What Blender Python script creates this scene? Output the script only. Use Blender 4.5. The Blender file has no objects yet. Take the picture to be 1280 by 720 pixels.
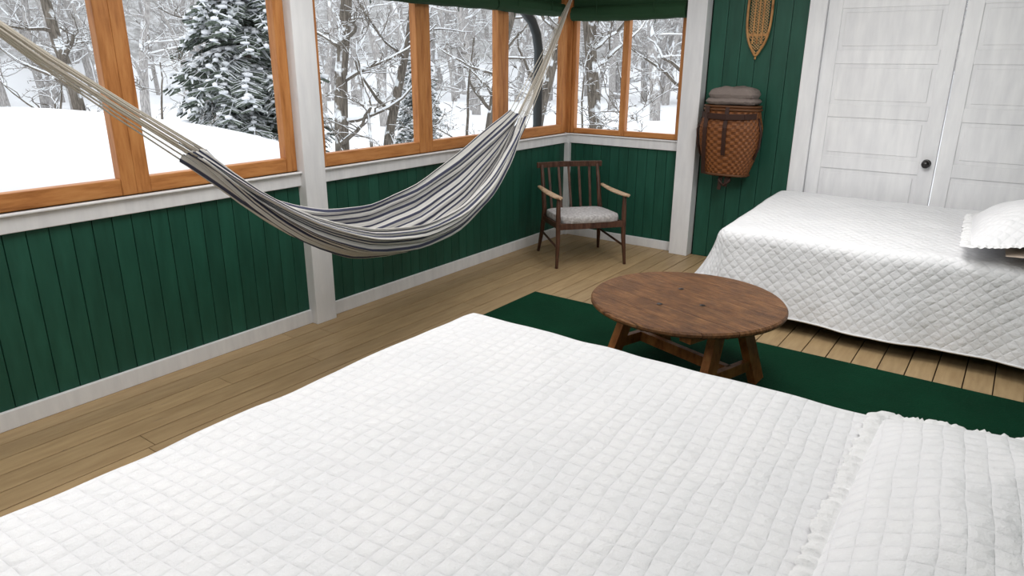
import bpy, math, random
from mathutils import Vector, Matrix, noise
random.seed(7)
sc=bpy.context.scene
sc.view_settings.view_transform='Standard'
sc.view_settings.look='None'
D=6.08; XR=4.7; YN=-1.6; ZC=2.5

# ------------------------------------------------------------ materials
def mat(name,col=(.8,.8,.8),rough=.6,spec=.3):
    m=bpy.data.materials.new(name); m.use_nodes=True
    b=m.node_tree.nodes['Principled BSDF']
    b.inputs['Base Color'].default_value=(*col,1); b.inputs['Roughness'].default_value=rough
    b.inputs['Specular IOR Level'].default_value=spec
    return m
class N:
    def __init__(s,m): s.t=m.node_tree; s.b=s.t.nodes['Principled BSDF']
    def n(s,ty,**k):
        x=s.t.nodes.new(ty)
        for a,v in k.items(): setattr(x,a,v)
        return x
    def l(s,a,b): s.t.links.new(a,b)
    def math(s,op,a,b=None,c=None):
        x=s.n('ShaderNodeMath',operation=op)
        for i,v in enumerate((a,b,c)):
            if v is None: continue
            if isinstance(v,(int,float)): x.inputs[i].default_value=v
            else: s.l(v,x.inputs[i])
        return x.outputs[0]
    def coord(s,kind='Object'): return s.n('ShaderNodeTexCoord').outputs[kind]
    def mapping(s,v,scale=(1,1,1),rot=(0,0,0)):
        x=s.n('ShaderNodeMapping'); x.inputs['Scale'].default_value=scale; x.inputs['Rotation'].default_value=rot
        s.l(v,x.inputs['Vector']); return x.outputs[0]
    def noise(s,v,scale=5,detail=4,rough=.55):
        x=s.n('ShaderNodeTexNoise'); x.inputs['Scale'].default_value=scale; x.inputs['Detail'].default_value=detail
        x.inputs['Roughness'].default_value=rough; s.l(v,x.inputs['Vector']); return x.outputs['Fac']
    def ramp(s,f,stops):
        x=s.n('ShaderNodeValToRGB'); e=x.color_ramp.elements
        while len(e)<len(stops): e.new(.5)
        for i,(p,c) in enumerate(stops): e[i].position=p; e[i].color=(*c,1)
        s.l(f,x.inputs[0]); return x.outputs[0]
    def mix(s,f,a,b,mode='MIX'):
        x=s.n('ShaderNodeMix',data_type='RGBA',blend_type=mode)
        for i,v in ((0,f),(6,a),(7,b)):
            if isinstance(v,(int,float)): x.inputs[i].default_value=v
            elif isinstance(v,tuple): x.inputs[i].default_value=(*v,1)
            else: s.l(v,x.inputs[i])
        return x.outputs[2]
    def bump(s,h,dist=.01,strength=1,prev=None):
        x=s.n('ShaderNodeBump'); x.inputs['Distance'].default_value=dist; x.inputs['Strength'].default_value=strength
        s.l(h,x.inputs['Height'])
        if prev is not None: s.l(prev,x.inputs['Normal'])
        return x.outputs[0]
    def color(s,c): s.l(c,s.b.inputs['Base Color'])
    def normal(s,c): s.l(c,s.b.inputs['Normal'])
    def island(s): return s.n('ShaderNodeNewGeometry').outputs['Random Per Island']

def painted(name,c1,c2,rough=.5,wear=None,sc_=3,stretch=(6,6,1),var=.35,base=.8,wt=.66):
    m=mat(name,c1,rough); k=N(m); v=k.coord()
    f=k.noise(k.mapping(v,stretch),sc_,5)
    c=k.ramp(f,[(.3,c1),(.7,c2)])
    isl=k.math('MULTIPLY_ADD',k.island(),var,base)
    hsv=k.n('ShaderNodeHueSaturation'); k.l(isl,hsv.inputs['Value']); k.l(c,hsv.inputs['Color']); c=hsv.outputs[0]
    if wear:
        w=k.noise(k.mapping(v,(stretch[0]*.7,stretch[1]*.7,stretch[2]*1.5)),6,8,.7)
        wf=k.ramp(w,[(wt,(0,0,0)),(wt+.08,(1,1,1))]); c=k.mix(wf,c,wear)
    k.color(c); k.normal(k.bump(f,.004,.5)); return m
def wood(name,dark,mid,light,scale=4,axis=(1,8,8),rough=.45,kind='Object'):
    m=mat(name,mid,rough); k=N(m); v=k.mapping(k.coord(kind),axis)
    f=k.noise(v,scale,8,.65)
    k.color(k.ramp(f,[(.3,dark),(.5,mid),(.72,light)])); k.normal(k.bump(f,.003,.4)); return m

M_green=painted('green_paint',(.010,.062,.040),(.016,.088,.058),.45,wear=(.022,.11,.078),var=.22,base=.88,wt=.68)
M_white=painted('white_paint',(.72,.72,.74),(.83,.83,.84),.5,var=.06,base=.96)
M_dark=mat('dark_gap',(.004,.014,.009),.9)
pc=((.32,.115,.030),(.50,.205,.062),(.60,.28,.095))
M_pineY=wood('pine_y',*pc,3,(10,1.2,10))
M_pineZ=wood('pine_z',*pc,3,(10,10,1.2))
M_pineX=wood('pine_x',*pc,3,(1.2,10,10))
M_floor=painted('floor_paint',(.33,.222,.115),(.43,.305,.165),.45,wear=(.21,.155,.11),sc_=4,stretch=(8,1,1),var=.2,base=.9,wt=.64)
M_floorgap=mat('floor_gap',(.03,.02,.01),.9)
M_ceiling=mat('ceiling_paint',(.7,.7,.68),.7)
M_shade=mat('green_canvas',(.016,.055,.022),.8)
M_metal=mat('pipe_metal',(.05,.06,.065),.45)
M_black=mat('black_metal',(.012,.01,.01),.3,.5)
M_rope=mat('cotton_rope',(.66,.61,.53),.9)

def rugmat():
    m=mat('green_carpet',(.004,.05,.022),.95,.1); k=N(m); v=k.coord()
    f=k.noise(v,90,3); f2=k.noise(v,3,4)
    k.color(k.mix(f2,(.002,.022,.010),(.003,.046,.021))); k.normal(k.bump(f,.01,.8)); return m
M_rug=rugmat()
def quilt(name,rot,pitch):
    m=mat(name,(.83,.83,.84),.85,.15); k=N(m); uv=k.coord('UV')
    s=k.n('ShaderNodeSeparateXYZ')
    nz=k.n('ShaderNodeTexNoise'); nz.inputs['Scale'].default_value=5; k.l(uv,nz.inputs['Vector'])
    add=k.n('ShaderNodeVectorMath',operation='MULTIPLY_ADD'); k.l(nz.outputs['Color'],add.inputs[0]); add.inputs[1].default_value=(.025,.025,.025); k.l(uv,add.inputs[2])
    k.l(k.mapping(add.outputs[0],(1,1,1),(0,0,rot)),s.inputs[0])
    P=pitch*1.414
    u=k.math('MULTIPLY',k.math('ADD',s.outputs[0],s.outputs[1]),math.pi/P)
    v=k.math('MULTIPLY',k.math('SUBTRACT',s.outputs[0],s.outputs[1]),math.pi/P)
    h=k.math('MULTIPLY',k.math('ABSOLUTE',k.math('SINE',u)),k.math('ABSOLUTE',k.math('SINE',v)))
    h=k.math('POWER',h,.5)
    w0=k.noise(uv,3.2,4,.6)
    w=k.noise(uv,20,5,.65)
    b0=k.bump(w0,.05,.5)
    b1=k.bump(w,.012,.6,b0); b2=k.bump(h,.0042,.72,b1)
    k.normal(b2)
    c=k.mix(h,(.79,.79,.815),(.84,.84,.855)); c=k.mix(k.ramp(w0,[(.35,(.7,.7,.7)),(.6,(0,0,0))]),c,(.78,.785,.81))
    k.color(c); return m
M_quilt=quilt('white_quilt',0,.047)
M_quilt2=quilt('white_quilt_fine',math.radians(41),.050)
M_linen=mat('white_linen',(.82,.82,.83),.9,.1)
k=N(M_linen); k.normal(k.bump(k.noise(k.coord(),60,4),.01,.6))
M_beige=mat('beige_linen',(.6,.5,.42),.9,.1)
M_mattress=mat('mattress_ticking',(.45,.43,.4),.9)
M_steel=mat('bed_frame_metal',(.05,.045,.04),.5)
def stripe():
    m=mat('striped_cloth',(.7,.68,.6),.9,.1); k=N(m); uv=k.coord('UV'); s=k.n('ShaderNodeSeparateXYZ'); k.l(uv,s.inputs[0])
    a=k.math('SINE',k.math('MULTIPLY',s.outputs[1],2*math.pi*24))
    f=k.ramp(k.math('MULTIPLY_ADD',a,.5,.5),[(.64,(0,0,0)),(.72,(1,1,1))])
    b=k.math('SINE',k.math('MULTIPLY',s.outputs[1],2*math.pi*72)); fb=k.ramp(b,[(.75,(0,0,0)),(.85,(1,1,1))])
    c=k.mix(f,(.76,.74,.71),(.075,.08,.125)); c=k.mix(k.math('MULTIPLY',fb,.25),c,(.3,.3,.35))
    k.color(c); k.normal(k.bump(k.noise(k.mapping(uv,(4,60,1)),5,4),.01,.5)); return m
M_stripe=stripe()
def tablemat():
    m=mat('table_wood',(.2,.07,.02),.46); k=N(m); v=k.coord()
    g=k.noise(k.mapping(v,(1.8,17,6)),3.4,10,.8)
    c=k.ramp(g,[(.34,(.030,.012,.005)),(.43,(.12,.048,.017)),(.54,(.215,.095,.034)),(.68,(.37,.20,.085))])
    s=k.n('ShaderNodeSeparateXYZ'); k.l(v,s.inputs[0])
    fr=k.math('FRACT',k.math('MULTIPLY',k.math('ADD',s.outputs[1],5.03),6.2))
    ln=k.ramp(fr,[(0,(1,1,1)),(.035,(0,0,0))])
    n2=k.noise(v,5,6,.8); c=k.mix(k.ramp(n2,[(.43,(0,0,0)),(.66,(.75,.75,.75))]),c,(.065,.028,.013))
    c=k.mix(k.math('MULTIPLY',ln,.85),c,(.015,.006,.003))
    k.color(c); k.normal(k.bump(ln,-.004,.8,k.bump(g,.006,.9))); return m
M_table=tablemat()
M_tleg=wood('table_leg_wood',(.16,.05,.012),(.30,.11,.03),(.4,.17,.05),5,(5,5,2))
M_chair=wood('walnut_wood',(.035,.015,.010),(.080,.036,.022),(.13,.062,.04),5,(6,6,1.5),.4)
M_arm=wood('worn_arm_wood',(.36,.22,.13),(.52,.36,.23),(.62,.46,.31),5,(4,4,4),.5)
def cush():
    m=mat('seat_fabric',(.5,.48,.47),.95,.1); k=N(m); v=k.coord(); f=k.noise(v,45,3)
    k.color(k.ramp(f,[(.4,(.38,.36,.36)),(.6,(.56,.54,.54))])); k.normal(k.bump(f,.01,.6)); return m
M_cush=cush()
def basket():
    m=mat('ash_splint',(.3,.12,.04),.5); k=N(m); uv=k.coord('UV')
    ch=k.n('ShaderNodeTexChecker'); ch.inputs['Scale'].default_value=1; k.l(uv,ch.inputs['Vector'])
    ch.inputs['Color1'].default_value=(.23,.080,.022,1); ch.inputs['Color2'].default_value=(.12,.040,.012,1)
    f=k.noise(uv,.25,4); k.color(k.mix(k.math('MULTIPLY',f,.6),ch.outputs[0],(.13,.046,.015))); return m
M_basket=basket()
M_hoop=mat('basket_hoop',(.10,.04,.015),.5)
M_leather=mat('leather_strap',(.035,.014,.009),.5)
M_blanket=mat('wool_blanket',(.20,.165,.15),.95,.1); k=N(M_blanket); k.normal(k.bump(k.noise(k.coord(),60,4),.01,.8))
M_snowshoe=wood('ash_frame',(.2,.08,.02),(.4,.2,.07),(.5,.28,.1),6,(5,5,2))
M_web=mat('rawhide',(.50,.33,.16),.6)
def snowy(name,bark,thr=.25,haze=None):
    m=mat(name,bark,.95,.05); k=N(m); g=k.n('ShaderNodeNewGeometry'); s=k.n('ShaderNodeSeparateXYZ'); k.l(g.outputs['Normal'],s.inputs[0])
    nz=k.noise(k.coord(),3,4)
    f=k.math('ADD',s.outputs[2],k.math('MULTIPLY',k.math('SUBTRACT',nz,.5),1.6))
    f=k.ramp(f,[(thr,(0,0,0)),(thr+.12,(1,1,1))])
    bk=k.ramp(k.noise(k.mapping(k.coord(),(8,8,1)),5,5),[(.35,tuple(x*.6 for x in bark)),(.65,tuple(min(1,x*1.5) for x in bark))])
    k.color(k.mix(f,bk,(.82,.85,.88))); return m
M_bark=snowy('snowy_bark',(.15,.132,.112),.15)  # bark tone lifted, some haze is mixed into the colour
M_barkfar=snowy('hazy_bark',(.37,.355,.345),.2)  # distance haze painted in as a paler grey bark
M_needle=snowy('snowy_needles',(.14,.165,.135),.12)
M_snow=mat('snow',(.86,.88,.91),.9,.1)
def terrainmat():
    m=mat('snow_ground',(.86,.88,.9),.9,.1); k=N(m); v=k.coord()
    s=k.n('ShaderNodeSeparateXYZ'); k.l(v,s.inputs[0])
    st=k.noise(k.mapping(v,(1,1,.25)),1.3,8,.75)
    wood_=k.ramp(st,[(.38,(.30,.295,.29)),(.5,(.42,.42,.42)),(.62,(.62,.63,.65))])  # wooded hillside greys, paled to carry distance haze
    f=k.ramp(k.math('MULTIPLY',s.outputs[2],.5),[(.7,(0,0,0)),(.95,(1,1,1))])
    k.color(k.mix(f,(.86,.88,.91),wood_)); k.normal(k.bump(k.noise(v,2,5),.05,.4)); return m
M_ground=terrainmat()

# ------------------------------------------------------------ builder
class B:
    def __init__(s): s.V=[];s.F=[];s.M=[];s.S=[];s.U=[];s.mats=[]
    def mi(s,m):
        if m not in s.mats: s.mats.append(m)
        return s.mats.index(m)
    def add(s,V,F,m,smooth=False,uv=None):
        o=len(s.V); s.V+= [tuple(v) for v in V]; i=s.mi(m)
        for f in F:
            s.F.append(tuple(o+a for a in f)); s.M.append(i); s.S.append(smooth)
            s.U.append([uv[a] for a in f] if uv else [(0,0)]*len(f))
    def box(s,lo,hi,m,R=None,c=None):
        V=[Vector((x,y,z)) for x in (lo[0],hi[0]) for y in (lo[1],hi[1]) for z in (lo[2],hi[2])]
        if R is not None: V=[R@v+Vector(c) for v in V]
        s.add(V,[(0,1,3,2),(4,6,7,5),(0,4,5,1),(2,3,7,6),(0,2,6,4),(1,5,7,3)],m)
    def beam(s,p0,p1,w,h,m,up=(0,0,1)):
        p0=Vector(p0);p1=Vector(p1);d=(p1-p0);L=d.length;d.normalize();u=Vector(up)
        x=d.cross(u).normalized(); u=x.cross(d)
        R=Matrix((x,d,u)).transposed()
        s.box((-w/2,0,-h/2),(w/2,L,h/2),m,R,p0)
    def tube(s,P,r,m,n=8,smooth=True,closed=False,flat=None):
        P=[Vector(p) for p in P]; k=len(P)
        if not isinstance(r,(list,tuple)): r=[r]*k
        V=[];F=[];prev=None
        for i,p in enumerate(P):
            if closed: d=P[(i+1)%k]-P[i-1]
            else: d=P[min(i+1,k-1)]-P[max(i-1,0)]
            if d.length<1e-9: d=Vector((0,0,1))
            d.normalize()
            if prev is None:
                a=Vector((0,0,1)) if abs(d.z)<.9 else Vector((1,0,0))
                x=d.cross(a).normalized()
            else: x=(prev-d*prev.dot(d)).normalized()
            prev=x; y=d.cross(x)
            for j in range(n):
                t=2*math.pi*j/n; V.append(p+(x*math.cos(t)+y*math.sin(t))*r[i])
        for i in range(k if closed else k-1):
            for j in range(n):
                a=i*n+j;b_=i*n+(j+1)%n;c=((i+1)%k)*n+(j+1)%n;d_=((i+1)%k)*n+j
                F.append((a,b_,c,d_))
        if not closed:
            F.append(tuple(range(n-1,-1,-1))); F.append(tuple((k-1)*n+j for j in range(n)))
        s.add(V,F,m,smooth)
    def grid(s,fn,nu,nv,m,uvf=None,smooth=True,closeu=False):
        V=[];UV=[];F=[]
        for i in range(nu):
            for j in range(nv):
                V.append(fn(i,j)); UV.append(uvf(i,j) if uvf else (0,0))
        for i in range(nu if closeu else nu-1):
            for j in range(nv-1):
                i2=(i+1)%nu
                F.append((i*nv+j,i2*nv+j,i2*nv+j+1,i*nv+j+1))
        s.add(V,F,m,smooth,UV)
    def ell(s,c,rad,m,n=10,e=1.0,R=None):
        def sp(x,p): return math.copysign(abs(x)**p,x)
        V=[];F=[];nu=2*n
        for i in range(n+1):
            ph=-math.pi/2+math.pi*i/n
            for j in range(nu):
                t=2*math.pi*j/nu
                v=Vector((rad[0]*sp(math.cos(ph),e)*sp(math.cos(t),e),rad[1]*sp(math.cos(ph),e)*sp(math.sin(t),e),rad[2]*sp(math.sin(ph),e)))
                if R is not None: v=R@v
                V.append(v+Vector(c))
        for i in range(n):
            for j in range(nu): F.append((i*nu+j,i*nu+(j+1)%nu,(i+1)*nu+(j+1)%nu,(i+1)*nu+j))
        s.add(V,F,m,True)
    def mesh(s,name):
        me=bpy.data.meshes.new(name); me.from_pydata(s.V,[],s.F); 
        for m in s.mats: me.materials.append(m)
        me.polygons.foreach_set('material_index',s.M); me.polygons.foreach_set('use_smooth',s.S)
        uv=me.uv_layers.new(name='UVMap'); flat=[c for f in s.U for p in f for c in p]
        uv.data.foreach_set('uv',flat); me.update(); return me
    def build(s,name,loc=(0,0,0),rz=0,bevel=0,parent=None):
        o=bpy.data.objects.new(name,s.mesh(name)); bpy.context.collection.objects.link(o)
        o.location=loc; o.rotation_euler=(0,0,rz)
        if bevel:
            b=o.modifiers.new('bevel','BEVEL'); b.width=bevel; b.segments=2; b.limit_method='ANGLE'; b.angle_limit=math.radians(55)
        if parent: o.parent=parent
        return o

# ------------------------------------------------------------ room
b=B(); b.box((-.1,YN-.1,-.12),(XR+.1,D+.12,-.012),M_floorgap)
x=0.0
while x<XR:
    w=.142; y=YN
    y=YN-random.random()*2
    while y<D:
        L=random.choice([2.4,3.0,3.6,1.8]); a=max(y,YN); e=min(y+L,D)
        if e>a+.01: b.box((x+.003,a+.0015,-.02),(min(x+w-.003,XR),e-.0015,0),M_floor)
        y+=L
    x+=w
b.build('floor',bevel=.002)
b=B(); b.box((-.15,YN-.1,ZC),(XR+.1,D+.15,ZC+.1),M_ceiling); b.build('ceiling')
ZS=1.03;ZG=.937;ZH=2.3
# left wall
b=B(); b.box((-.10,YN,0),(-.016,D,ZG+.02),M_dark)
y=YN
while y<D:
    w=.098; b.box((-.02,y+.0016,0.0),(0,min(y+w-.0016,D),ZG+.02),M_green); y+=w
b.box((-.12,YN,ZH),(0,D,ZC),M_white)
b.build('wall_left',bevel=.003)
b=B()
b.box((-.12,YN,ZG),(.028,D-.02,ZS),M_white); b.box((-.12,YN,ZS-.012),(.05,D-.02,ZS),M_white)
b.build('trim_1',bevel=.004)
b=B(); b.box((0,YN,0),(.022,D,.095),M_white); b.build('baseboard_left',bevel=.004)
b=B(); b.box((-.1,2.80,0),(.075,2.965,ZC),M_white); b.box((-.1,-1.2,0),(.075,-1.04,ZC),M_white)
b.build('trim_2',bevel=.004)
def window_left(n,y0,y1):
    b=B(); x0,x1=-.06,.004; s=.075
    b.box((x0,y0,ZS),(x1,y0+s,ZH),M_pineZ); b.box((x0,y1-s,ZS),(x1,y1,ZH),M_pineZ)
    b.box((x0,y0+s,ZS),(x1-.003,y1-s,ZS+.085),M_pineY); b.box((x0,y0+s,ZH-.08),(x1-.003,y1-s,ZH),M_pineY)
    b.build('window_%d'%n,bevel=.004)
i=1
for y0,y1 in ((-1.03,-.31),(-.31,.72),(.72,1.785),(1.785,2.80),(2.965,4.01),(4.01,5.0),(5.0,6.03)):
    window_left(i,y0,y1); i+=1
# far wall
b=B(); b.box((0,D+.016,0),(1.3,D+.1,ZG+.02),M_dark)
x=0
while x<1.22:
    b.box((x+.0016,D,0),(x+.0964,D+.02,ZG+.02),M_green); x+=.098
b.box((1.3,D+.02,0),(2.25,D+.1,ZC),M_dark)
x=1.4
while x<2.2:
    b.box((x+.0016,D,0),(min(x+.1284,2.22),D+.022,ZC),M_green); x+=.13
b.box((0,D,ZH),(1.3,D+.12,ZC),M_white)
b.box((2.2,D+.03,2.28),(4.25,D+.1,ZC),M_green); b.box((4.2,D,0),(XR,D+.1,ZC),M_green)
b.build('wall_back',bevel=.003)
b=B(); b.box((.0,D-.03,ZG),(1.21,D+.12,ZS),M_white); b.box((0,D-.045,ZS-.012),(1.21,D+.12,ZS),M_white); b.build('trim_3',bevel=.004)
b=B(); b.box((.022,D-.022,0),(1.21,D,.085),M_white); b.build('baseboard_back',bevel=.004)
b=B(); b.box((1.21,D-.10,0),(1.385,D+.02,ZC),M_white); b.build('trim_4',bevel=.004)
b=B(); b.box((-.05,D-.05,0),(.05,D+.05,ZG),M_white); b.box((-.06,D-.02,ZS),(.035,D+.06,ZC),M_pineZ); b.build('trim_5',bevel=.004)
def window_back(n,x0,x1,s0,s1):
    b=B(); y0,y1=D-.004,D+.06
    b.box((x0,y0,ZS),(x0+s0,y1,ZH),M_pineZ); b.box((x1-s1,y0,ZS),(x1,y1,ZH),M_pineZ)
    b.box((x0+s0,y0+.003,ZS),(x1-s1,y1,ZS+.05),M_pineX); b.box((x0+s0,y0+.003,ZH-.08),(x1-s1,y1,ZH),M_pineX)
    b.build('window_%d'%n,bevel=.004)
window_back(8,.036,.60,.04,.03); window_back(9,.60,1.21,.03,.07)
b=B(); b.box((2.18,D-.03,0),(2.31,D+.05,2.40),M_white); b.box((4.13,D-.03,0),(4.26,D+.05,2.40),M_white); b.box((2.18,D-.035,2.27),(4.26,D+.05,2.42),M_white)
b.build('trim_6',bevel=.005)
def door(n,x0,x1,knob):
    b=B(); y=D+.012; b.box((x0,y,.01),(x1,y+.03,2.27),M_white)
    s=.105; yf=y-.009
    b.box((x0+.002,yf,.01),(x0+s,y,2.27),M_white); b.box((x1-s,yf,.01),(x1-.002,y,2.27),M_white)
    rails=[(.01,.2)]+[(.2+j*.4+.30,.2+(j+1)*.4) for j in range(5)]
    for a,c in rails: b.box((x0+s,yf,a),(x1-s,y,min(c,2.27)),M_white)
    b.box((x0+s,yf,2.2),(x1-s,y,2.27),M_white)
    for j in range(5):
        z0=.2+j*.4; b.box((x0+s+.03,y-.006,z0+.03),(x1-s-.03,y,z0+.27),M_white)
    if knob:
        kx=x1-.06; b.tube([(kx,yf+.002,.99),(kx,yf-.006,.99)],.032,M_black,16); b.tube([(kx,yf,.99),(kx,yf-.04,.99)],.01,M_black,10)
        b.ell((kx,yf-.05,.99),(.03,.022,.03),M_black,8)
    b.build('door_%d'%n,bevel=.004)
door(1,2.31,3.217,True); door(2,3.223,4.13,False)
b=B(); b.box((XR,YN-.1,0),(XR+.1,D+.1,ZC),M_green); b.build('wall_right')
b=B(); b.box((-.1,YN-.1,0),(XR,YN,ZC),M_green); b.build('wall_front')

# roller shades
def shade(name,p0,p1,nrm,z,r):
    b=B(); p0=Vector(p0);p1=Vector(p1);d=p1-p0; nrm=Vector(nrm)
    prof=[]
    for j in range(28):
        t=2*math.pi*j/28; prof.append((r*math.cos(t)*1.0+r,z+r*.95+r*math.sin(t)*(1.0 if math.sin(t)<0 else 1.5)))
    def fn(i,j):
        q=p0+d*(i/40); a,c=prof[j%28]; sag=-.010*math.sin(math.pi*i/40)+.002*math.sin(i*.9)
        return q+nrm*(a+.003*math.sin(j*2+i*.1))+Vector((0,0,c+sag*(1 if c<z+r else 0)))
    b.grid(fn,41,29,M_shade)
    b.add([fn(0,j) for j in range(28)],[tuple(range(28))],M_shade); b.add([fn(40,j) for j in range(28)],[tuple(range(27,-1,-1))],M_shade)
    b.add([p0+nrm*r*.6+Vector((0,0,z+r)),p1+nrm*r*.6+Vector((0,0,z+r)),p1+nrm*r*.6+Vector((0,0,ZC-.02)),p0+nrm*r*.6+Vector((0,0,ZC-.02))],[(0,1,2,3)],M_shade)
    for f in (.25,.75):
        q=p0+d*f+nrm*(2*r+.004); b.tube([q+Vector((0,0,ZC-.05)),q+Vector((0,0,z+r)),q-nrm*r+Vector((0,0,z-.018)),q-nrm*r*.9+Vector((0,0,z-.04))],.004,M_shade,6)
    b.build(name)
shade('window_shade',(.01,3.0,0),(.01,4.80,0),(1,0,0),2.10,.045)
shade('window_shade',(.06,D-.01,0),(1.19,D-.01,0),(0,-1,0),2.07,.05)
shade('window_shade',(.01,4.82,0),(.01,5.85,0),(1,0,0),2.10,.045)
# downspout
b=B(); b.tube([(-.2,5.0,2.24),(-.2,5.40,2.2),(-.2,5.58,2.15),(-.2,5.72,2.06),(-.2,5.80,1.95),(-.2,5.84,1.8),(-.2,5.84,1.0),(-.2,5.84,-.4)],.045,M_metal,14)
b.tube([(-.2,5.84,1.62),(-.2,5.84,1.58)],.052,M_metal,14); b.build('downspout')

# rug
b=B()
b.box((.87,2.45,0.001),(4.35,4.25,.013),M_rug); b.build('rug',bevel=.004)

# ------------------------------------------------------------ beds
def bed(name,x0,x1,y0,y1,zf,drop,fx,fy,seed,sp=.03,wav=1.0,mq=None):
    b=B(); R=.07
    X0,Y0,Y1=x0+R,y0+R,y1-R
    ex=drop
    na=int((x1-X0+ex)/sp)+1; nb=int((Y1-Y0+2*ex)/sp)+1
    def par(i,j): return (X0-ex+(x1-X0+ex)*i/(na-1), Y0-ex+(Y1-Y0+2*ex)*j/(nb-1))
    def fn(i,j):
        a,c=par(i,j); ea=max(0,X0-a); eb=(c-Y1 if c>Y1 else (c-Y0 if c<Y0 else 0))
        cx=max(a,X0); cy=min(max(c,Y0),Y1)
        z=zf(cx,cy)+.010*noise.noise(Vector((cx*2.2+seed,cy*2.2,0)))+.006*noise.noise(Vector((cx*6,cy*6,seed)))
        d=max(ea,abs(eb))
        if d<=0: return Vector((cx,cy,z))
        n=Vector((-ea,eb)).normalized(); th=min(d/R,math.pi/2)
        out=R*math.sin(th); dn=R*(1-math.cos(th))+max(0,d-R*math.pi/2)
        fl=abs(n.x)*fx+(fy if n.y<0 else 0)*abs(n.y); t=d/ex
        per=(cx-cy*1.0)*1.0+ math.atan2(n.y,n.x)
        out+=fl*t*t+wav*(.012*t*math.sin(per*7+seed)+.004*t*math.sin(per*19))*(1 if n.y<.5 else .2)
        dn=dn*(1-.04*fl)+.005*t*math.sin(per*6)
        return Vector((cx+n.x*out,cy+n.y*out,z-dn))
    b.grid(fn,na,nb,mq or M_quilt,par)
    zm=min(zf(x0,y0),zf(x0,y1))
    hem=[fn(i,0) for i in range(na-1,-1,-1)]+[fn(0,j) for j in range(1,nb)]+[fn(i,nb-1) for i in range(1,na)]
    b.tube(hem,.006,M_linen,6)
    b.ell(((x0+x1)/2+.03,(y0+y1)/2,zm-.16),((x1-x0)/2-.05,(y1-y0)/2-.05,.13),M_mattress,12,.25)
    b.box((x0+.08,y0+.08,zm-.36),(x1,y1-.08,zm-.29),M_steel)
    for lx in (x0+.12,x1-.1):
        for ly in (y0+.12,y1-.12): b.tube([(lx,ly,0.001),(lx,ly,zm-.3)],.022,M_steel,10)
    return b.build(name)
bed('bed',1.78,4.30,.08,2.36,lambda x,y:.62,.50,.03,.03,1.3,.03,1.0,M_quilt2)
bed('bed',2.13,4.30,4.58,6.0,lambda x,y:.635+.075*max(0,(y-4.58))/1.42,.58,.28,.05,4.1,.025,1.4)
def pillow(name,c,L,W,h,rz,tilt=0,frill=.045,mt=None):
    b=B(); mt=mt or M_quilt; R=Matrix.Rotation(tilt,3,'Y')
    n=40
    def top(sgn):
        def fn(i,j):
            u=-1+2*i/n; v=-1+2*j/n
            e=(max(0,1-abs(u)**2.2)*max(0,1-abs(v)**2.6))**.7
            px=u*L/2; py=v*W/2
            z=sgn*h*e+ .016*noise.noise(Vector((u*3,v*3,c[0])))*e
            if sgn<0: z*=.2
            return R@Vector((px,py,z))
        return fn
    b.grid(top(1),n+1,n+1,mt,lambda i,j:(i/n*L,j/n*W)); b.grid(top(-1),n+1,n+1,mt,lambda i,j:(i/n*L,j/n*W))
    if frill:
        rc=.03; pts_=[]
        for (sx,sy,a0) in ((1,-1,-90),(1,1,0),(-1,1,90),(-1,-1,180)):
            cx_,cy_=sx*(L/2-rc),sy*(W/2-rc)
            for q in range(7):
                a=math.radians(a0+15*q); pts_.append((Vector((cx_+rc*math.cos(a),cy_+rc*math.sin(a),0)),Vector((math.cos(a),math.sin(a),0))))
        P=[];Q=[]
        for (p1_,n1),(p2_,n2) in zip(pts_,pts_[1:]+pts_[:1]):
            m_=max(1,int((p2_-p1_).length/.006))
            for q in range(m_):
                t=q/m_; P.append(p1_.lerp(p2_,t)); Q.append(n1.lerp(n2,t).normalized())
        N_=len(P)
        def fr(i,j):
            t=j/5; s1=noise.noise(Vector((i*.35,0,c[1]*3))); s2=noise.noise(Vector((i*.16,7,c[1]))); s3=noise.noise(Vector((i*1.1,3,c[1])))
            return R@(P[i]+Q[i]*(-.012+(frill+.012)*t*(1+.22*s2+.18*s3*t))+Vector((0,0,.004+.014*math.sin(t*2.2)*(s1+.4*s3)+.008*math.sin(math.pi*t))))
        b.grid(fr,N_,6,M_linen,None,True,True)
    return b.build(name,c,rz)
pillow('pillow',(3.84,1.77,.648),.66,1.06,.12,0,-.05,.04,M_quilt2)
pillow('pillow',(3.84,.60,.648),.66,1.06,.12,0,-.05,.04,M_quilt2)
pillow('pillow',(3.90,5.10,.775),.70,1.02,.17,.05,-.14)
pillow('pillow_underneath',(4.03,5.02,.715),.60,.92,.05,.05,-.03,0,M_beige)

# ------------------------------------------------------------ table
b=B(); r=.528; n=72
prof=[(0,.405),(r-.03,.405),(r-.008,.41),(r,.42),(r,.432),(r-.008,.442),(0,.445)]
def tf(i,j):
    t=2*math.pi*i/n; rr=prof[j][0]*(1+.004*math.sin(5*t)); return Vector((rr*math.cos(t),rr*math.sin(t),prof[j][1]))
b.grid(tf,n,len(prof),M_table,None,False,True)
for sx in (-.3,.3):
    b.beam((sx,-.36,.385),(sx,.36,.385),.07,.04,M_tleg)
    for sy in (-1,1):
        b.beam((sx,sy*.10,.385),(sx*1.12,sy*.23,.014),.05,.075,M_tleg,(0,1,0))
    b.beam((sx*1.08,-.21,.12),(sx*1.08,.21,.12),.035,.06,M_tleg)
b.beam((-.30,0,.33),(.30,0,.33),.03,.06,M_tleg); b.beam((-.32,0,.12),(.32,0,.12),.035,.06,M_tleg)
for hx,hy in ((-.13,.10),(.13,-.03),(-.02,-.2)): b.tube([(hx,hy,.4455),(hx,hy,.4468)],.016,M_black,12)
b.build('round_coffee_table',(2.365,3.53,.0145),math.radians(-18),.004)

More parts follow.
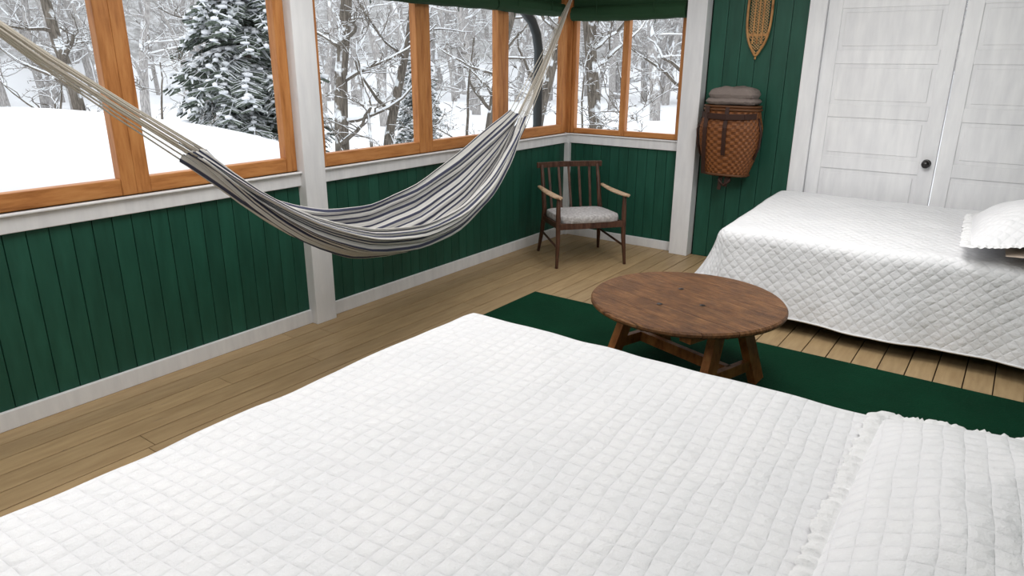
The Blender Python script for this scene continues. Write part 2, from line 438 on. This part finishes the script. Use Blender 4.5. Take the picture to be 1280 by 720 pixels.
# ------------------------------------------------------------ chair (local: x right, -y front)
b=B(); W=.30
for s_ in (-1,1):
    b.tube([(s_*(W+.015),-.30,0),(s_*W,-.275,.25),(s_*W,-.265,.45),(s_*W,-.26,.60)],[.013,.02,.021,.016],M_chair,10)
    b.tube([(s_*(W+.0),.31,0),(s_*(W-.02),.26,.22),(s_*(W-.03),.235,.42),(s_*(W-.03),.29,.62),(s_*(W-.03),.345,.80)],[.013,.02,.022,.019,.014],M_chair,10)
    def arm(i,j,s_=s_):
        t=i/16; y=-.33+.62*t; w=(.040 if t<.5 else .040-.020*(t-.5)*2)*(math.sin(min(1,t*9+.15)*math.pi/2)); 
        a=2*math.pi*j/12; return Vector((s_*(W+.005)+w*math.cos(a),y,.615-.01*math.sin(t*3)+.012*math.sin(a)))
    b.grid(arm,17,13,M_arm); b.add([arm(0,j) for j in range(12)],[tuple(range(12))],M_arm)
    b.beam((s_*(W-.01),-.27,.36),(s_*(W-.03),.25,.33),.022,.05,M_chair)
    b.tube([(s_*W,-.27,.17),(s_*(W-.02),.26,.2)],.010,M_chair,8)
b.beam((-W,-.27,.36),(W,-.27,.36),.022,.055,M_chair); b.beam((-W+.02,.24,.33),(W-.02,.24,.33),.022,.05,M_chair)
tr=[(u*(W+.0),.35+.035*(1-u*u),.80) for u in [-1.05+2.1*i/12 for i in range(13)]]
for i in range(12): b.beam(tr[i],tr[i+1],.022,.05,M_chair)
for i in range(5):
    u=-.66+.33*i; b.beam((u*W*.95,.25,.34),(u*W,.35+.035*(1-u*u),.79),.024,.010,M_chair,(0,-1,0))
for i in range(5): b.beam((-W+.02,-.2+.1*i,.345),(W-.02,-.2+.1*i,.345),.03,.012,M_chair)
b.ell((0,-.02,.400),(.28,.27,.042),M_cush,10,.35,Matrix.Rotation(-.05,3,'X'))
b.build('armchair',(.62,5.34,0.001),math.radians(50.2),.003)

# ------------------------------------------------------------ hammock
def interp(T,y):
    if y<=T[0][0]: return T[0][1]
    for (a,va),(c,vc) in zip(T,T[1:]):
        if y<=c:
            t=(y-a)/(c-a); return va+(vc-va)*t
    return T[-1][1]
def smooth_i(T,y): return (interp(T,y-.12)+2*interp(T,y)+interp(T,y+.12))/4
zl=[(1.45,1.42),(1.59,1.31),(1.83,1.08),(2.13,.85),(2.5,.665),(2.95,.575),(3.45,.58),(3.95,.70),(4.4,.95),(4.66,1.2),(4.8,1.33)]
zu=[(1.45,1.46),(1.59,1.36),(1.83,1.18),(2.13,1.02),(2.5,.91),(2.95,.86),(3.45,.91),(3.95,1.05),(4.4,1.23),(4.66,1.32),(4.8,1.38)]
wd=[(1.59,.03),(1.83,.06),(2.13,.12),(2.6,.19),(3.2,.22),(3.8,.18),(4.3,.11),(4.66,.045)]
nrm=Vector((.984,.18,0))
NI,NJ=110,140; Y0h,Y1h=1.57,4.68
def ham(i,j):
    y=Y0h+(Y1h-Y0h)*i/(NI-1); v=-1+2*j/(NJ-1); th=v*math.radians(112)
    lo=smooth_i(zl,y); up=smooth_i(zu,y); W_=smooth_i(wd,y)
    side=1 if v>0 else 0
    hgt=(up-lo)*(1-.32*side*abs(v))
    z=lo+hgt*(1-math.cos(th))/(1-math.cos(math.radians(112)))
    c=Vector((.2+(5.8-y)*.183,y,0))
    t=i/(NI-1); bunch=abs(2*t-1)
    rip=(.010+.010*bunch)*math.sin(v*17+1.5*math.sin(t*4))+.009*math.sin(v*43+t*7)
    p=c+nrm*(W_*math.sin(th)+ rip*math.sin(th)); p.z=z-rip*math.cos(th)*.9
    p.y+=.05*math.sin(v*7)*(bunch**6)
    return p
b=B(); b.grid(ham,NI,NJ,M_stripe,lambda i,j:(i/NI*3,j/(NJ-1)))
ringR=Vector((.13,5.97,2.38)); ringL=Vector((1.165,.52,2.10))
for end,ring in ((0,ringL),(NI-1,ringR)):
    for q in range(18):
        j=int(2+q*(NJ-5)/17); p=ham(end,j); mid=(p+ring)/2+Vector((0,0,-.02-.006*math.sin(q)))+Vector((.004*math.sin(q*2.1),0,0))
        b.tube([p,p.lerp(mid,.5)+Vector((0,0,-.004)),mid,mid.lerp(ring,.5)+Vector((0,0,.004)),ring],.0035,M_rope,5)
    b.tube([ring+Vector((.02*math.cos(t),0,.02*math.sin(t))) for t in [2*math.pi*k_/16 for k_ in range(16)]],.004,M_black,6,closed=True)
b.tube([ringR,ringR+Vector((0,0,.11))],.006,M_black,8)
b.tube([ringL,(1.25,.05,2.44),(1.25,.05,ZC-.005)],.008,M_rope,8)
o=b.build('hammock')
sd=o.modifiers.new('t','SOLIDIFY'); sd.thickness=.004

# ------------------------------------------------------------ pack basket
b=B(); NU,NV=96,44
def bsec(t):
    w=.175+.080*math.sin(min(1,t*1.25)*math.pi*.62)-.03*max(0,t-.72)/.28; return w, .10+.045*math.sin(min(1,t*1.2)*math.pi*.6)-.03*max(0,t-.7)/.3
def bk(i,j):
    t=j/(NV-1); w,dp=bsec(t); a=2*math.pi*i/NU
    k_=.0035*math.sin(i*math.pi/2+.78)*(1 if (j//2)%2 else -1)
    x=(w+k_)*math.copysign(abs(math.cos(a))**.75,math.cos(a)); y=(dp+k_)*math.copysign(abs(math.sin(a))**.75,math.sin(a))
    return Vector((x,y,t*.56))
b.grid(bk,NU,NV,M_basket,lambda i,j:(i/2.0,j/2.0),False,True)
b.add([bk(i,0) for i in range(NU)],[tuple(range(NU-1,-1,-1))],M_basket)
for tz in (0.0,.955,1.0): 
    j=int(tz*(NV-1)); P=[Vector((bk(i,j).x*1.03,bk(i,j).y*1.03,tz*.56)) for i in range(0,NU,2)]
    b.tube(P,.011,M_hoop,6,closed=True)
for sx in (-.17,.0):
    P=[Vector((sx,-bsec(t)[1]*(.93 if sx else 1)-.010,t*.56)) for t in [i/10 for i in range(3 if sx==0 else 0,11)]]
    for a_,c_ in zip(P,P[1:]): b.beam(a_,c_,.034,.006,M_leather,(0,-1,0))
P=[Vector((-bsec(.86)[0]*.97,-bsec(.86)[1]*.6,.49)),Vector((-.15,-.142,.485)),Vector((0,-.158,.48)),Vector((.15,-.142,.485)),Vector((bsec(.86)[0]*.97,-bsec(.86)[1]*.6,.49))]
for a_,c_ in zip(P,P[1:]): b.beam(a_,c_,.008,.045,M_leather)
for sx in (-1,1): b.tube([(sx*.235,-.04,.47),(sx*.27,-.05,.36),(sx*.262,-.04,.24),(sx*.225,-.04,.14)],.010,M_leather,6)
b.beam((-.02,-.06,0),(-.03,-.07,-.13),.03,.008,M_leather,(0,-1,0)); b.beam((.03,-.06,0),(.02,-.07,-.10),.03,.008,M_leather,(0,-1,0))
b.tube([(.05,-.05,0),(.055,-.075,-.05),(.01,-.08,-.09),(-.035,-.07,-.05),(-.03,-.05,0)],.012,M_leather,6)
b.beam((0,.13,.5),(0,.13,.58),.03,.008,M_leather,(0,-1,0))
b.build('pack_basket',(1.705,D-.165,.80))
b=B()
def bl(c,w,dp,h,sd_):
    n=26
    def fn(s_):
        def f(i,j):
            u=-1+2*i/n; v=-1+2*j/n; e=(max(0,1-abs(u)**4)*max(0,1-abs(v)**4))**.5
            uu=u*(1-.10*v*v); vv=v*(1-.10*u*u)
            return Vector((c[0]+uu*w,c[1]+vv*dp,c[2]+s_*h*e*(1+.25*noise.noise(Vector((u*2+sd_,v*2,s_))))+.006*noise.noise(Vector((u*5,v*5,sd_)))))
        return f
    b.grid(fn(1),n+1,n+1,M_blanket); b.grid(fn(-1),n+1,n+1,M_blanket)
bl((0,0,0),.222,.118,.036,1); bl((.004,0,.055),.205,.112,.060,3)
b.build('folded_blanket',(1.705,D-.165,1.40))
# ------------------------------------------------------------ snowshoe
b=B()
out=[(0,0),(.03,.05),(.07,.12),(.092,.22),(.098,.36),(.092,.50),(.07,.60),(.035,.66),(0,.68)]
pts=[Vector((x,0,z)) for x,z in out]+[Vector((-x,0,z)) for x,z in out[-2:0:-1]]
for _ in range(2):
    q=[]
    for a_,c_ in zip(pts,pts[1:]+pts[:1]): q+= [a_*.75+c_*.25,a_*.25+c_*.75]
    pts=q
b.tube(pts,.011,M_snowshoe,8,closed=True)
def hw(z):
    return interp([(c_[1],c_[0]) for c_ in out],z)
for z in (.17,.45): b.beam((-hw(z),0,z),(hw(z),0,z),.012,.022,M_snowshoe,(0,0,1))
for s_ in (-1,1):
    for i in range(40):
        z0=-.1+i*.022; P=[]
        for q in range(9):
            x=-.1+.2*q/8; z=z0+s_*x*.9
            if .02<z<.67 and abs(x)<hw(z)-.002: P.append(Vector((x,.002*s_,z)))
        if len(P)>1: b.tube(P,.0035,M_web,4)
for xx in (-.035,0,.035): b.beam((xx,-.006,.10),(xx,-.006,.60),.012,.006,M_snowshoe,(0,-1,0))
b.tube([(0,0,0),(0,0,-.02)],.008,M_snowshoe,6)
b.build('snowshoe',(1.80,D-.025,1.75))

# ------------------------------------------------------------ outdoors
def mound(x,y):
    T=[(-30,1.0),(-6,1.75),(0,1.85),(2.4,1.80),(3.65,1.55),(4.3,1.32),(4.8,1.02),(5.3,.55),(6.0,.1),(7,0)]
    X=[(-9,0),(-6.5,.15),(-4.5,.62),(-3.2,.95),(-2.4,1.0),(-1.4,.93),(-.6,.74),(-.35,.6),(-.2,0)]
    def sm(Tb,v,h): return sum(interp(Tb,v+h*(k_-3)/3) for k_ in range(7))/7
    return max(0,sm(T,y,.35))*(sm(X,x,.3) if x<-.6 else interp(X,x))
def ground(x,y):
    r=math.hypot(x-2,y-3); z=-.4+.12*noise.noise(Vector((x*.25,y*.25,2)))
    rise=max(0,r-56); z+=min(34,rise*.6)+.5*noise.noise(Vector((x*.08,y*.08,5)))*min(1,max(0,r-12)/40)
    z-=.35*min(1,max(0,r-7)/12)
    if x>-.2: return z
    return z+mound(x,y)
b=B(); n=240
def gs(i,c,ext): s_=-1+2*i/(n-1); return c+math.copysign(abs(s_)**2.2,s_)*ext
b.grid(lambda i,j:Vector((gs(i,-1.5,125),gs(j,4,125),ground(gs(i,-1.5,125),gs(j,4,125)))),n,n,M_ground)
b.build('snow_ground')

def grow(b,p,d,L,r,depth,mt,cfg):
    nseg=[11,6,4,3][depth]; P=[p.copy()]; Rr=[r]; pos=p.copy(); dr=d.copy(); kids=[]
    for i in range(nseg):
        jit=[.07,.22,.32,.4][depth]
        dr=(dr+Vector((random.gauss(0,jit),random.gauss(0,jit),random.gauss(0,jit*.7)+[.03,.05,.0,-.08][depth]))).normalized()
        pos=pos+dr*(L/nseg); P.append(pos.copy()); Rr.append(r*(1-.75*(i+1)/nseg)+.002); kids.append((pos.copy(),dr.copy(),(i+1)/nseg))
    b.tube(P,Rr,mt,[8,5,4,3][depth],False)
    if depth<cfg['depth']:
        cnt=cfg['n'][depth]
        for q in range(cnt):
            t=random.uniform(cfg['start'] if depth==0 else .15,1); k_=min(nseg-1,int(t*nseg)); pp=P[k_].lerp(P[k_+1],random.random())
            a=random.uniform(0,2*math.pi); dd=Vector((math.cos(a),math.sin(a),random.uniform(-.15,.6)))
            if depth>0: dd=(dd*.8+kids[k_][1]*.9)
            dd.normalize()
            grow(b,pp,dd,L*cfg['len'][depth]*random.uniform(.6,1.1)*(1-.45*t),max(.005,Rr[k_]*.42),depth+1,mt,cfg)
def mktree(seed,h,r,mt,cfg):
    random.seed(seed); b=B(); grow(b,Vector((0,0,-.3)),Vector((0,0,1)),h,r,0,mt,cfg); return b.mesh('tree_%d'%seed)
cfgA=dict(depth=3,n=[15,6,4],len=[.30,.5,.5],start=.14)
cfgB=dict(depth=3,n=[16,6,3],len=[.30,.5,.5],start=.15)
cfgS=dict(depth=3,n=[12,6,4],len=[.7,.5,.5],start=.02)
TA=[mktree(s_,8,.13,M_bark,cfgA) for s_ in (11,12,13)]
TS=[mktree(s_,2.4,.03,M_bark,cfgS) for s_ in (21,22)]
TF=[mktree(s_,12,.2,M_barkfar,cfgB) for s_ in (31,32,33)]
def conifer(seed,H_,R_):
    random.seed(seed); b=B(); b.tube([(0,0,-.3),(0.05,0,H_*.5),(0,0,H_)],[.14,.09,.01],M_bark,8)
    z=.25
    while z<H_-.2:
        nb=9
        for q in range(nb):
            a=random.uniform(0,2*math.pi); L=R_*(1-z/H_)**.8*random.uniform(.7,1.1); d=Vector((math.cos(a),math.sin(a),0)); sd_=Vector((-d.y,d.x,0))
            P=[Vector((0,0,z))+d*L*t+Vector((0,0,.12*t-.45*L*t*t)) for t in [i/7 for i in range(8)]]
            b.tube(P,[.018*(1-.1*i) for i in range(8)],M_bark,4,False)
            for i in range(1,8):
                for s_ in (-1,1):
                    for rep in range(3):
                        w=L*.30*(1-.5*i/7)*random.uniform(.5,1.1); p=P[i]-d*random.uniform(0,L/8); e=p+sd_*s_*w+d*w*.6+Vector((0,0,-w*random.uniform(.15,.6)))
                        pw=d*.028+Vector((0,0,-.008)); b.add([p-pw,p+pw,e+pw*.4,e-pw*.4],[(0,1,2,3)],M_needle)
                        hang=Vector((0,0,-.05)); b.add([p,p+hang,e+hang*.6,e],[(0,1,2,3)],M_needle)
                if random.random()<.85:
                    b.ell(P[i]+Vector((random.uniform(-.04,.04),random.uniform(-.04,.04),.02)),(random.uniform(.05,.13),random.uniform(.05,.11),random.uniform(.025,.05)),M_snow,3)
        z+=.17
    return b.mesh('conifer_%d'%seed)
CF=[conifer(41,7.5,1.8),conifer(42,6.0,1.6)]
def place(me,name,x,y,s_=1,rz=None,par=None,lean=(0,0)):
    o=bpy.data.objects.new(name,me); bpy.context.collection.objects.link(o)
    o.location=(x,y,ground(x,y)); o.scale=(s_,)*3; o.rotation_euler=(lean[0],lean[1],random.uniform(0,6.3) if rz is None else rz)
    if par: o.parent=par
    return o
random.seed(99)
place(CF[0],'snowy_hemlock_tree',-8.75,8.45,1.0)
place(CF[1],'snowy_hemlock_tree',-6.8,11.2,.5)
for (x,y,s_) in ((-11,6.4,1.0),(-6.3,8.5,1.05),(-6.2,9.5,.8),(-3.9,9.6,.75),(-3.0,12.2,1.1),(-1.6,12.9,.9),(-5.4,13.4,1.0),(-12.5,11.2,1.1)):
    place(random.choice(TA),'bare_tree',x,y,s_)
ug=bpy.data.objects.new('snowy_undergrowth',None); bpy.context.collection.objects.link(ug)
for (x,y) in ((-5.2,8.3),(-4.2,8.4),(-2.6,9.3),(-1.2,9.9),(-8.5,6.4),(-13.5,6.8),(-2.9,11.4),(-.2,11),(-5.0,10.5)):
    place(random.choice(TS),'shrub',x,y,random.uniform(.8,1.3),par=ug)
fo=bpy.data.objects.new('winter_forest',None); bpy.context.collection.objects.link(fo)
for i in range(250):
    a=random.uniform(math.radians(85),math.radians(180)); r_=random.uniform(44,80) if i<225 else random.uniform(24,44)
    x=3.7+r_*math.cos(a); y=r_*math.sin(a)
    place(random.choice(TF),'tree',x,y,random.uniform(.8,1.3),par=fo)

# ------------------------------------------------------------ light + camera
w=bpy.data.worlds.new('w'); sc.world=w; w.use_nodes=True
bg=w.node_tree.nodes['Background']; bg.inputs[0].default_value=(.95,.975,1,1); bg.inputs[1].default_value=1.75
def area(name,loc,size,power,tilt=0,col=(1,.985,.965)):
    l=bpy.data.lights.new(name,'AREA'); l.shape='SQUARE'; l.size=size; l.energy=power; l.color=col
    o=bpy.data.objects.new(name,l); bpy.context.collection.objects.link(o); o.location=loc; o.rotation_euler=(math.radians(tilt),0,0)
area('fill_light',(1.35,.2,2.44),1.3,28); area('fill_light',(3.6,.2,2.44),1.3,14)  # added area fills under the ceiling, no fixtures seen there
area('fill_light',(1.2,2.5,2.44),1.3,24); area('fill_light',(3.3,2.6,2.44),1.2,18)
area('fill_light',(1.5,4.6,2.44),1.0,11); area('fill_light',(3.0,3.9,2.20),.7,25,48)  # last one is an added fill tilted to brighten the doors
f,pit,roll,yaw,cx=868.8,.3146,.006,.6245,3.7114
fw=Vector((-math.sin(yaw)*math.cos(pit),math.cos(yaw)*math.cos(pit),-math.sin(pit)))
r=Vector((math.cos(yaw),math.sin(yaw),0)); u=r.cross(fw)
r2=r*math.cos(roll)+u*math.sin(roll); u2=-r*math.sin(roll)+u*math.cos(roll)
mw=Matrix((r2,u2,-fw)).transposed().to_4x4(); mw.translation=Vector((cx,0,1.7))
c=bpy.data.cameras.new('camera'); c.lens=f/1280*36; c.sensor_width=36; c.clip_end=500; c.clip_start=.02
co=bpy.data.objects.new('camera',c); bpy.context.collection.objects.link(co); co.matrix_world=mw; sc.camera=co
